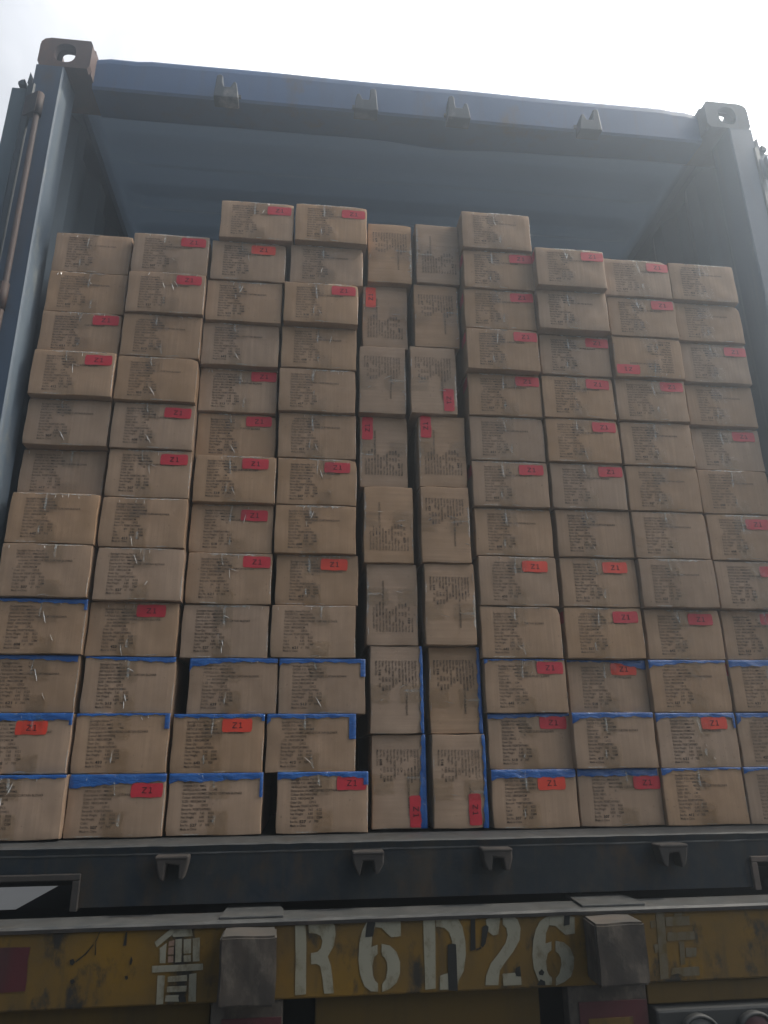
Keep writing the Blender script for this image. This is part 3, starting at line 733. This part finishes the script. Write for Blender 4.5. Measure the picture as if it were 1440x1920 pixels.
    if loose:
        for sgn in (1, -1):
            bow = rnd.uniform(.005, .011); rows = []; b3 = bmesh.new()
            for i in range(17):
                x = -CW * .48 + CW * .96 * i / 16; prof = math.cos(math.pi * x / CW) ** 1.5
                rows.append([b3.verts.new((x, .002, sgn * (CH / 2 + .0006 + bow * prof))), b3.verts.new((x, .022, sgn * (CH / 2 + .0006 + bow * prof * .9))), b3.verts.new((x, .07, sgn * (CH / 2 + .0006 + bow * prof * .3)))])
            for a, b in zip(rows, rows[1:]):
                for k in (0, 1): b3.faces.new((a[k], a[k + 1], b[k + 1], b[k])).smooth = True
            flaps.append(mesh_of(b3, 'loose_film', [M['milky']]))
    return [('clear_tape', mesh_of(bm, 'clear_tape', [M['tape'], M['glint'], M['milky']])), ('clear_tape', mesh_of(bm2, 'clear_tape', [M['tape'], M['glint']]))] + [('loose_film', f) for f in flaps]
TAPES = [tape_mesh(i) for i in range(30)]; LOOSE = [tape_mesh(100 + i, True) for i in range(10)]

def sticker_mesh(u, v, m, seed):
    """u,v: left edge and top edge as fractions of the face"""
    rnd = random.Random(seed); x0 = -CW / 2 + u * CW; z1 = CH / 2 - v * CH; bm = bmesh.new()
    x1 = x0 + .0735; z0 = z1 - .0315; k = .0025
    rows = []
    for j in range(6):
        z = z0 + (z1 - z0) * j / 5; ins = k if j in (0, 5) else 0
        rows.append([bm.verts.new((x0 + ins + (x1 - x0 - 2 * ins) * i / 10, face_y(max(-CW/2, min(CW / 2, x0 + (x1 - x0) * i / 10)), min(CH / 2, z)) - .0017 + (.002 if x0 + (x1 - x0) * i / 10 > CW / 2 else 0), z + .0006 * math.sin(i + seed))) for i in range(11)])
    for a, b in zip(rows, rows[1:]):
        for i in range(10): bm.faces.new((a[i], a[i + 1], b[i + 1], b[i])).smooth = True
    me = mesh_of(bm, 'sticker', [m])
    bm = bmesh.new(); a, b, t = x0 + .0255, z0 + .0092, .0017
    for q in ([(0, .0118), (.0108, .0118), (.0108, .0135), (0, .0135)], [(.0083, .0118), (.0108, .0118), (.0025, t), (0, t)], [(0, 0), (.0110, 0), (.0110, t), (0, t)],
              [(.0192, t), (.0210, t), (.0210, .0135), (.0192, .0135)], [(.0160, 0), (.0240, 0), (.0240, t), (.0160, t)], [(.0160, .0104), (.0192, .0117), (.0192, .0135), (.0160, .0119)]):
        bm.faces.new([bm.verts.new((a + p, face_y(min(CW / 2, a + p), min(CH / 2, b + h)) - .0024, b + h)) for p, h in q])
    bmesh.ops.recalc_face_normals(bm, faces=bm.faces); mk = mesh_of(bm, 'marking', [M['tag_ink']])
    return me, mk
def side_sticker():
    bm = bmesh.new()
    vs = [bm.verts.new((-CW / 2 - .0009, y, z)) for y, z in ((.006, CH / 2 - .010), (.006, CH / 2 - .042), (.062, CH / 2 - .042), (.062, CH / 2 - .010))]
    bm.faces.new(vs); return mesh_of(bm, 'side_sticker', [M['sticker']])
SIDE = side_sticker()
def blue_mesh(prof, seed):
    """prof: (u, depth) pairs along the top edge, plus optional corner drops: ('L', width, depth) / ('R', width, depth)"""
    rnd = random.Random(seed); bm = bmesh.new()
    pts = [p for p in prof if not isinstance(p[0], str)]
    ph = rnd.uniform(0, 6)
    def low(x):
        u = x / CW + .5
        for a, b in zip(pts, pts[1:]):
            if a[0] <= u <= b[0]:
                t = (u - a[0]) / max(1e-6, b[0] - a[0]); dd = a[1] + (b[1] - a[1]) * t; break
        else: dd = pts[0][1] if u < pts[0][0] else pts[-1][1]
        return CH / 2 - max(.012, dd + .010 * math.sin(u * 34 + ph) + .006 * math.sin(u * 80)) * CH
    wr = lambda x, z: -.0006 * (1 + math.sin(x * 110 + ph)) - .0010 * max(0, math.sin(x * 47 + z * 160 + ph)) ** 3
    patch(bm, -CW / 2 + pts[0][0] * CW, -CW / 2 + pts[-1][0] * CW, 0, CH / 2 + .0004, .0020, 36, 5, wr, 0, low)
    for p in prof:
        if p[0] == 'L': patch(bm, -CW / 2 - .0008, -CW / 2 + p[1] * CW, CH / 2 - p[2] * CH, CH / 2, .0023, 4, 6, wr, 0, lambda x, p=p: CH / 2 - p[2] * CH * (1 - .35 * (x / CW + .5) / p[1]))
        if p[0] == 'R': patch(bm, CW / 2 - p[1] * CW, CW / 2 + .0008, CH / 2 - p[2] * CH, CH / 2, .0023, 4, 6, wr, 0)
    # carried over the top of the carton and down its sides a little
    rows = [[bm.verts.new((-CW / 2 + CW * i / 16, .003, CH / 2 + .0008 + .0006 * math.sin(i * 1.7 + ph))), bm.verts.new((-CW / 2 + CW * i / 16, .05, CH / 2 + .0006))] for i in range(17)]
    for a, b in zip(rows, rows[1:]): bm.faces.new((a[0], b[0], b[1], a[1])).smooth = True
    return mesh_of(bm, 'blue_tape', [M['blue']])

# stack: list of (row, x, z, y) from the survey of the load; 5 and 6 are the two stacks of upright cartons
STACKS = {
 1:[(1,-1.0927,1.5413,0.0577),(2,-1.0928,1.4019,0.0573),(3,-1.0927,1.2624,0.0553),(4,-1.0938,1.1227,0.0466),(5,-1.0961,0.9827,0.0711),(6,-1.0976,0.8428,0.0919),(7,-1.0974,0.7025,0.0763),(8,-1.0979,0.5622,0.0767),(9,-1.0967,0.4215,0.0910),(10,-1.1015,0.2810,0.1059),(11,-1.0968,0.1411,0.0907),(12,-1.0874,0.0008,0.0682)],
 2:[(1,-0.8597,1.5384,0.0331),(2,-0.8598,1.3989,0.0291),(3,-0.8623,1.2591,0.0413),(4,-0.8627,1.1192,0.0413),(5,-0.8623,0.9791,0.0545),(6,-0.8613,0.8390,0.0625),(7,-0.8626,0.6987,0.0610),(8,-0.8584,0.5584,0.0622),(9,-0.8644,0.4185,0.0826),(10,-0.8610,0.2789,0.0860),(11,-0.8617,0.1399,0.0737),(12,-0.8573,0.0004,0.0678)],
 3:[(0,-0.6076,1.6718,0.0177),(1,-0.6278,1.5324,0.0353),(2,-0.6338,1.3929,0.0424),(3,-0.6377,1.2534,0.0572),(4,-0.6380,1.1138,0.0797),(5,-0.6362,0.9743,0.0919),(6,-0.6305,0.8348,0.0695),(7,-0.6327,0.6953,0.0873),(8,-0.6303,0.5558,0.0850),(9,-0.6328,0.4165,0.0900),(10,-0.6042,0.2774,0.0916),(11,-0.6313,0.1381,0.0767),(12,-0.6286,0.0000,0.0754)],
 4:[(0,-0.3799,1.6746,0.0112),(1,-0.3902,1.5352,0.0330),(2,-0.4046,1.3957,0.0295),(3,-0.4074,1.2559,0.0556),(4,-0.4093,1.1162,0.0596),(5,-0.4058,0.9763,0.0737),(6,-0.4030,0.8365,0.0744),(7,-0.4048,0.6966,0.0758),(8,-0.3969,0.5567,0.0905),(9,-0.4038,0.4172,0.0862),(10,-0.3772,0.2773,0.0910),(11,-0.4024,0.1379,0.0786),(12,-0.3714,0.0000,0.0753)],
 5:[(1,-0.1499,1.5671,0.0489),(2,-0.1650,1.3438,0.0695),(3,-0.1748,1.1207,0.0612),(4,-0.1709,0.8976,0.0836),(5,-0.1599,0.6744,0.0754),(6,-0.1515,0.4511,0.0859),(7,-0.1414,0.2275,0.0887),(8,-0.1369,0.0034,0.1013)],
 6:[(1,0.0019,1.5678,0.0397),(2,-0.0074,1.3447,0.0486),(3,-0.0233,1.1215,0.0510),(4,-0.0017,0.8982,0.0668),(5,-0.0008,0.6749,0.0629),(6,0.0057,0.4512,0.0713),(7,0.0158,0.2271,0.0989),(8,0.0163,0.0025,0.0893)],
 7:[(0,0.1435,1.6797,-0.0027),(1,0.1458,1.5403,0.0090),(2,0.1434,1.4007,0.0171),(3,0.1443,1.2608,0.0167),(4,0.1480,1.1205,0.0421),(5,0.1482,0.9802,0.0491),(6,0.1500,0.8398,0.0520),(7,0.1534,0.6991,0.0652),(8,0.1573,0.5585,0.0674),(9,0.1565,0.4182,0.0701),(10,0.1609,0.2779,0.0773),(11,0.1659,0.1382,0.0914),(12,0.1656,0.0000,0.0847)],
 8:[(1,0.3671,1.5404,-0.0250),(2,0.3697,1.4008,-0.0025),(3,0.3748,1.2609,0.0297),(4,0.3739,1.1209,0.0355),(5,0.3765,0.9806,0.0403),(6,0.3815,0.8401,0.0503),(7,0.3883,0.6995,0.0604),(8,0.3915,0.5592,0.0680),(9,0.3918,0.4186,0.0722),(10,0.3959,0.2781,0.0963),(11,0.3866,0.1389,0.0694),(12,0.3935,0.0000,0.0880)],
 9:[(1,0.5959,1.5392,0.0029),(2,0.6015,1.3997,0.0117),(3,0.6040,1.2599,0.0177),(4,0.6029,1.1197,0.0314),(5,0.6058,0.9794,0.0410),(6,0.6098,0.8391,0.0492),(7,0.6139,0.6987,0.0537),(8,0.6172,0.5583,0.0540),(9,0.6249,0.4176,0.0773),(10,0.6195,0.2774,0.0766),(11,0.6192,0.1378,0.0749),(12,0.6172,0.0000,0.0763)],
 10:[(1,0.8199,1.5394,0.0033),(2,0.8272,1.3999,0.0197),(3,0.8303,1.2601,0.0305),(4,0.8359,1.1201,0.0463),(5,0.8414,0.9799,0.0625),(6,0.8377,0.8396,0.0571),(7,0.8460,0.6991,0.0599),(8,0.8502,0.5586,0.0637),(9,0.8563,0.4181,0.0849),(10,0.8488,0.2780,0.0720),(11,0.8483,0.1377,0.0770),(12,0.8421,0.0000,0.0736)],
}
# stickers: (stack,row): (left px, right px of carton; left px of sticker) -> fraction, top fraction, orange?
ST = {(1,3):(.64,.07,0),(1,4):(.635,.08,0),(1,11):(.42,.13,1),(2,1):(.63,.07,0),(2,2):(.62,.06,0),(2,5):(.62,.07,0),(2,6):(.625,.08,0),(2,9):(.525,.05,0),(2,12):(.64,.14,0),
 (3,0):(.635,.10,0),(3,1):(.53,.08,1),(3,4):(.66,.05,0),(3,5):(.615,.05,0),(3,6):(.575,.05,0),(3,7):(.60,.10,0),(3,8):(.65,.05,0),(3,11):(.535,.08,1),
 (4,0):(.645,.10,0),(4,2):(.635,.06,0),(4,6):(.585,.07,0),(4,8):(.537,.07,1),(4,12):(.65,.07,0),
 (5,2):(.64,.07,1),(5,4):(.66,.04,0),(5,8):(.66,.10,0),(6,3):(.63,.08,0),(6,4):(.68,.05,0),(6,8):(.64,.13,0),
 (7,1):(.66,.07,0),(7,2):(.655,.07,0),(7,3):(.655,.06,0),(7,4):(.65,.05,0),(7,6):(.617,.07,0),(7,8):(.55,.08,1),(7,10):(.64,.05,0),(7,11):(.62,.05,0),(7,12):(.54,.13,1),
 (8,1):(.66,.07,0),(8,3):(.655,.05,0),(8,4):(.61,.05,0),(8,5):(.635,.06,0),(8,6):(.65,.06,0),(8,8):(.55,.08,1),(8,9):(.62,.08,0),(8,10):(.545,.06,1),(8,12):(.665,.14,0),
 (9,1):(.655,.06,0),(9,2):(.645,.06,0),(9,3):(.65,.05,0),(9,4):(.64,.05,0),(9,9):(.563,.08,0),(9,11):(.565,.08,1),
 (10,3):(.655,.07,0),(10,5):(.60,.07,0),(10,7):(.53,.10,0),(10,8):(.60,.10,0),(10,9):(.52,.06,0)}
SIDES = {(7,1),(7,2),(7,3),(7,4),(7,6),(8,1),(8,9),(10,10),(10,12)}
TURN = {(5,1):90,(5,2):-90,(5,3):90,(5,4):-90,(5,5):-90,(5,6):-90,(5,7):90,(5,8):90,(6,1):-90,(6,2):90,(6,3):90,(6,4):-90,(6,5):90,(6,6):90,(6,7):90,(6,8):90,(9,3):180}
BL = {(1,9):[(0,.05),(1,.09),('R',.03,.20)],(1,10):[(0,.07),(.6,.07),(.98,.12)],(1,11):[(0,.13),(1,.11),('R',.03,.2)],(1,12):[(0,.05),(1,.05)],
 (2,10):[(0,.02),(.4,.06),(1,.10)],(2,11):[(0,.04),(1,.02),('R',.05,.26)],(2,12):[(0,.22),(.45,.16),(1,.12)],
 (3,10):[(0,.17),(.36,.08),(.7,.06),(1,.09),('L',.03,.24)],(3,11):[(0,.05),(.6,.07),(1,.05),('R',.03,.12)],(3,12):[(0,.10),(.3,.14),(1,.09),('L',.10,.17),('R',.03,.40)],
 (4,10):[(0,.09),(.6,.06),(1,.09),('L',.03,.14),('R',.055,.33)],(4,11):[(0,.06),(.45,.08),(1,.05),('L',.04,.18),('R',.075,.44)],(4,12):[(0,.11),(.15,.11),(.4,.05),(.9,.10),(1,.10),('R',.05,.22)],
 (5,7):[(0,.05),(1,.06)],(5,8):[(0,.07),(.6,.12),(1,.11)],(6,7):[(0,.06),(1,.07)],(6,8):[(0,.06),(.5,.05),(1,.09)],
 (7,10):[(0,.03),(1,.02),('L',.04,.10)],(7,11):[(0,.10),(.6,.06),(1,.05)],(7,12):[(0,.18),(.12,.14),(1,.14)],
 (8,10):[(0,.03),(.6,.04),(.8,.12),(1,.18)],(8,11):[(0,.10),(.5,.09),(.75,.07),(1,.10),('L',.08,.20)],(8,12):[(0,.13),(.97,.13)],
 (9,10):[(0,.12),(.15,.11),(.5,.05),(1,.05),('L',.05,.17)],(9,11):[(0,.11),(.3,.07),(1,.08),('L',.05,.17),('R',.03,.28)],(9,12):[(0,.13),(.15,.05),(1,.03)],
 (10,10):[(0,.13),(1,.10)],(10,11):[(0,.08),(1,.09),('L',.05,.22)],(10,12):[(0,.12),(.15,.05),(1,.04)]}
ORD = ['', 'bottom', 'second', 'third', 'fourth', 'fifth', 'sixth', 'seventh', 'eighth', 'ninth', 'tenth', 'eleventh', 'twelfth', 'thirteenth']
SN = {1:'leftmost stack',2:'second stack from left',3:'third stack from left',4:'fourth stack from left',5:'left upright stack',6:'right upright stack',
      7:'fourth stack from right',8:'third stack from right',9:'second stack from right',10:'rightmost stack'}
cnt = 0
def child(name, me, par, root_loc, ang):
    o = bpy.data.objects.new(name, me); COL.objects.link(o); o.parent = par
    if root_loc is not None: o.location = root_loc; o.rotation_euler = (0, ang, 0)
    return o
for c, rows in STACKS.items():
    up = c in (5, 6); nrow = len(rows); low = 8 if up else 12
    for ro, x, z, y in rows:
        if c == 1 and ro >= 7: y -= .022; x += .006
        if c == 1 and ro in (4, 5): y -= .010; x += .003
        cnt += 1; rnd = random.Random(c * 100 + ro)
        wd, ht = (CH, CW) if up else (CW, CH)
        ang = R(TURN.get((c, ro), 0))
        from_floor = low - ro + 1
        top = ro == rows[0][0]
        st = ST.get((c, ro)); bl = BL.get((c, ro))
        kind = ('upright ' if up else '') + 'brown carton'
        col = ('orange-red sticker' if st and st[2] else 'crimson sticker' if st else '')
        feat = ' and '.join([f for f in (('blue tape' if bl else ''), col) if f])
        if (c, ro) == (9, 3): feat = 'upside-down print and crimson sticker'
        where = ('topmost' if top else (ORD[from_floor] if from_floor == 1 else ORD[from_floor] + ' from bottom')) + ' in ' + SN[c]
        label = kind + (' with ' + feat if feat else (' with printed end' if up else ' with plain printed end')) + ', ' + where
        root = thing('carton', label, 'carton', (x + wd / 2, y, z), 'brown cartons stacked in the container')
        root.rotation_euler = (R(rnd.gauss(0, .25)), 0, R(rnd.gauss(0, .35)))
        mid = (0, 0, ht / 2)
        child('body', BODIES[(c * 7 + ro * 3) % 10], root, mid, ang)
        jx, jz = rnd.uniform(-.003, .002), rnd.uniform(-.0022, .0018); ca, sa = math.cos(ang), math.sin(ang)
        pmid = (jx * ca + jz * sa, 0, ht / 2 - jx * sa + jz * ca)
        child('printed_text', PRINTS[rnd.randrange(3)], root, pmid, ang + rnd.gauss(0, .004))
        child('handwritten_number', NUMS[rnd.randrange(12)], root, pmid, ang)
        for nm_, me_ in (LOOSE[rnd.randrange(10)] if up else TAPES[rnd.randrange(30)]): child(nm_, me_, root, mid, ang)
        if st:
            me, mk = sticker_mesh(st[0], st[1], M['sticker2' if st[2] else 'sticker'], c * 31 + ro)
            s_ = child('sticker', me, root, mid, ang + rnd.gauss(0, .012)); child('marking', mk, s_, None, 0)
        if (c, ro) in SIDES: child('sticker', SIDE, root, mid, ang)
        if bl: child('blue_tape', blue_mesh(bl, c * 17 + ro), root, mid, ang)
print('cartons', cnt)

# the load goes on behind the front layer; its cartons cannot be told apart from here
bm = bmesh.new(); rnd = random.Random(3); yy = .66
while yy < LEN - .5:
    for k in range(10):
        x0 = -1.11 + k * .2215
        n_ = rnd.choice((12, 12, 12, 11, 13))
        for j in range(n_): box(bm, x0 + .002, x0 + .2195, yy, yy + .41 - rnd.uniform(0, .01), j * .1388, j * .1388 + .1380)
    yy += .42
ld = obj('carton_load', bm, M['card']); ld['kind'] = 'stuff'; ld['label'] = 'dark mass of more brown cartons stacked behind the front layer'; ld['category'] = 'cartons'

# ------------------------------------------------------------------ added pale volume in place of lens flare
bm = bmesh.new(); box(bm, -61, 61, -61, 61, GZ - 1, 2.75)
hz = obj('flare_veil', bm, []); hz['kind'] = 'stuff'; hz['label'] = 'added thin pale veil standing in for lens flare'; hz['category'] = 'flare_veil'
m = bpy.data.materials.new('flare_veil_volume'); m.use_nodes = True; n = m.node_tree.nodes; n.remove(n['Principled BSDF'])
pv = n.new('ShaderNodeVolumePrincipled'); pv.inputs['Density'].default_value = .066; pv.inputs['Anisotropy'].default_value = .82
pv.inputs['Color'].default_value = (.82, .92, 1, 1)
m.node_tree.links.new(pv.outputs[0], n['Material Output'].inputs['Volume']); hz.data.materials.append(m)
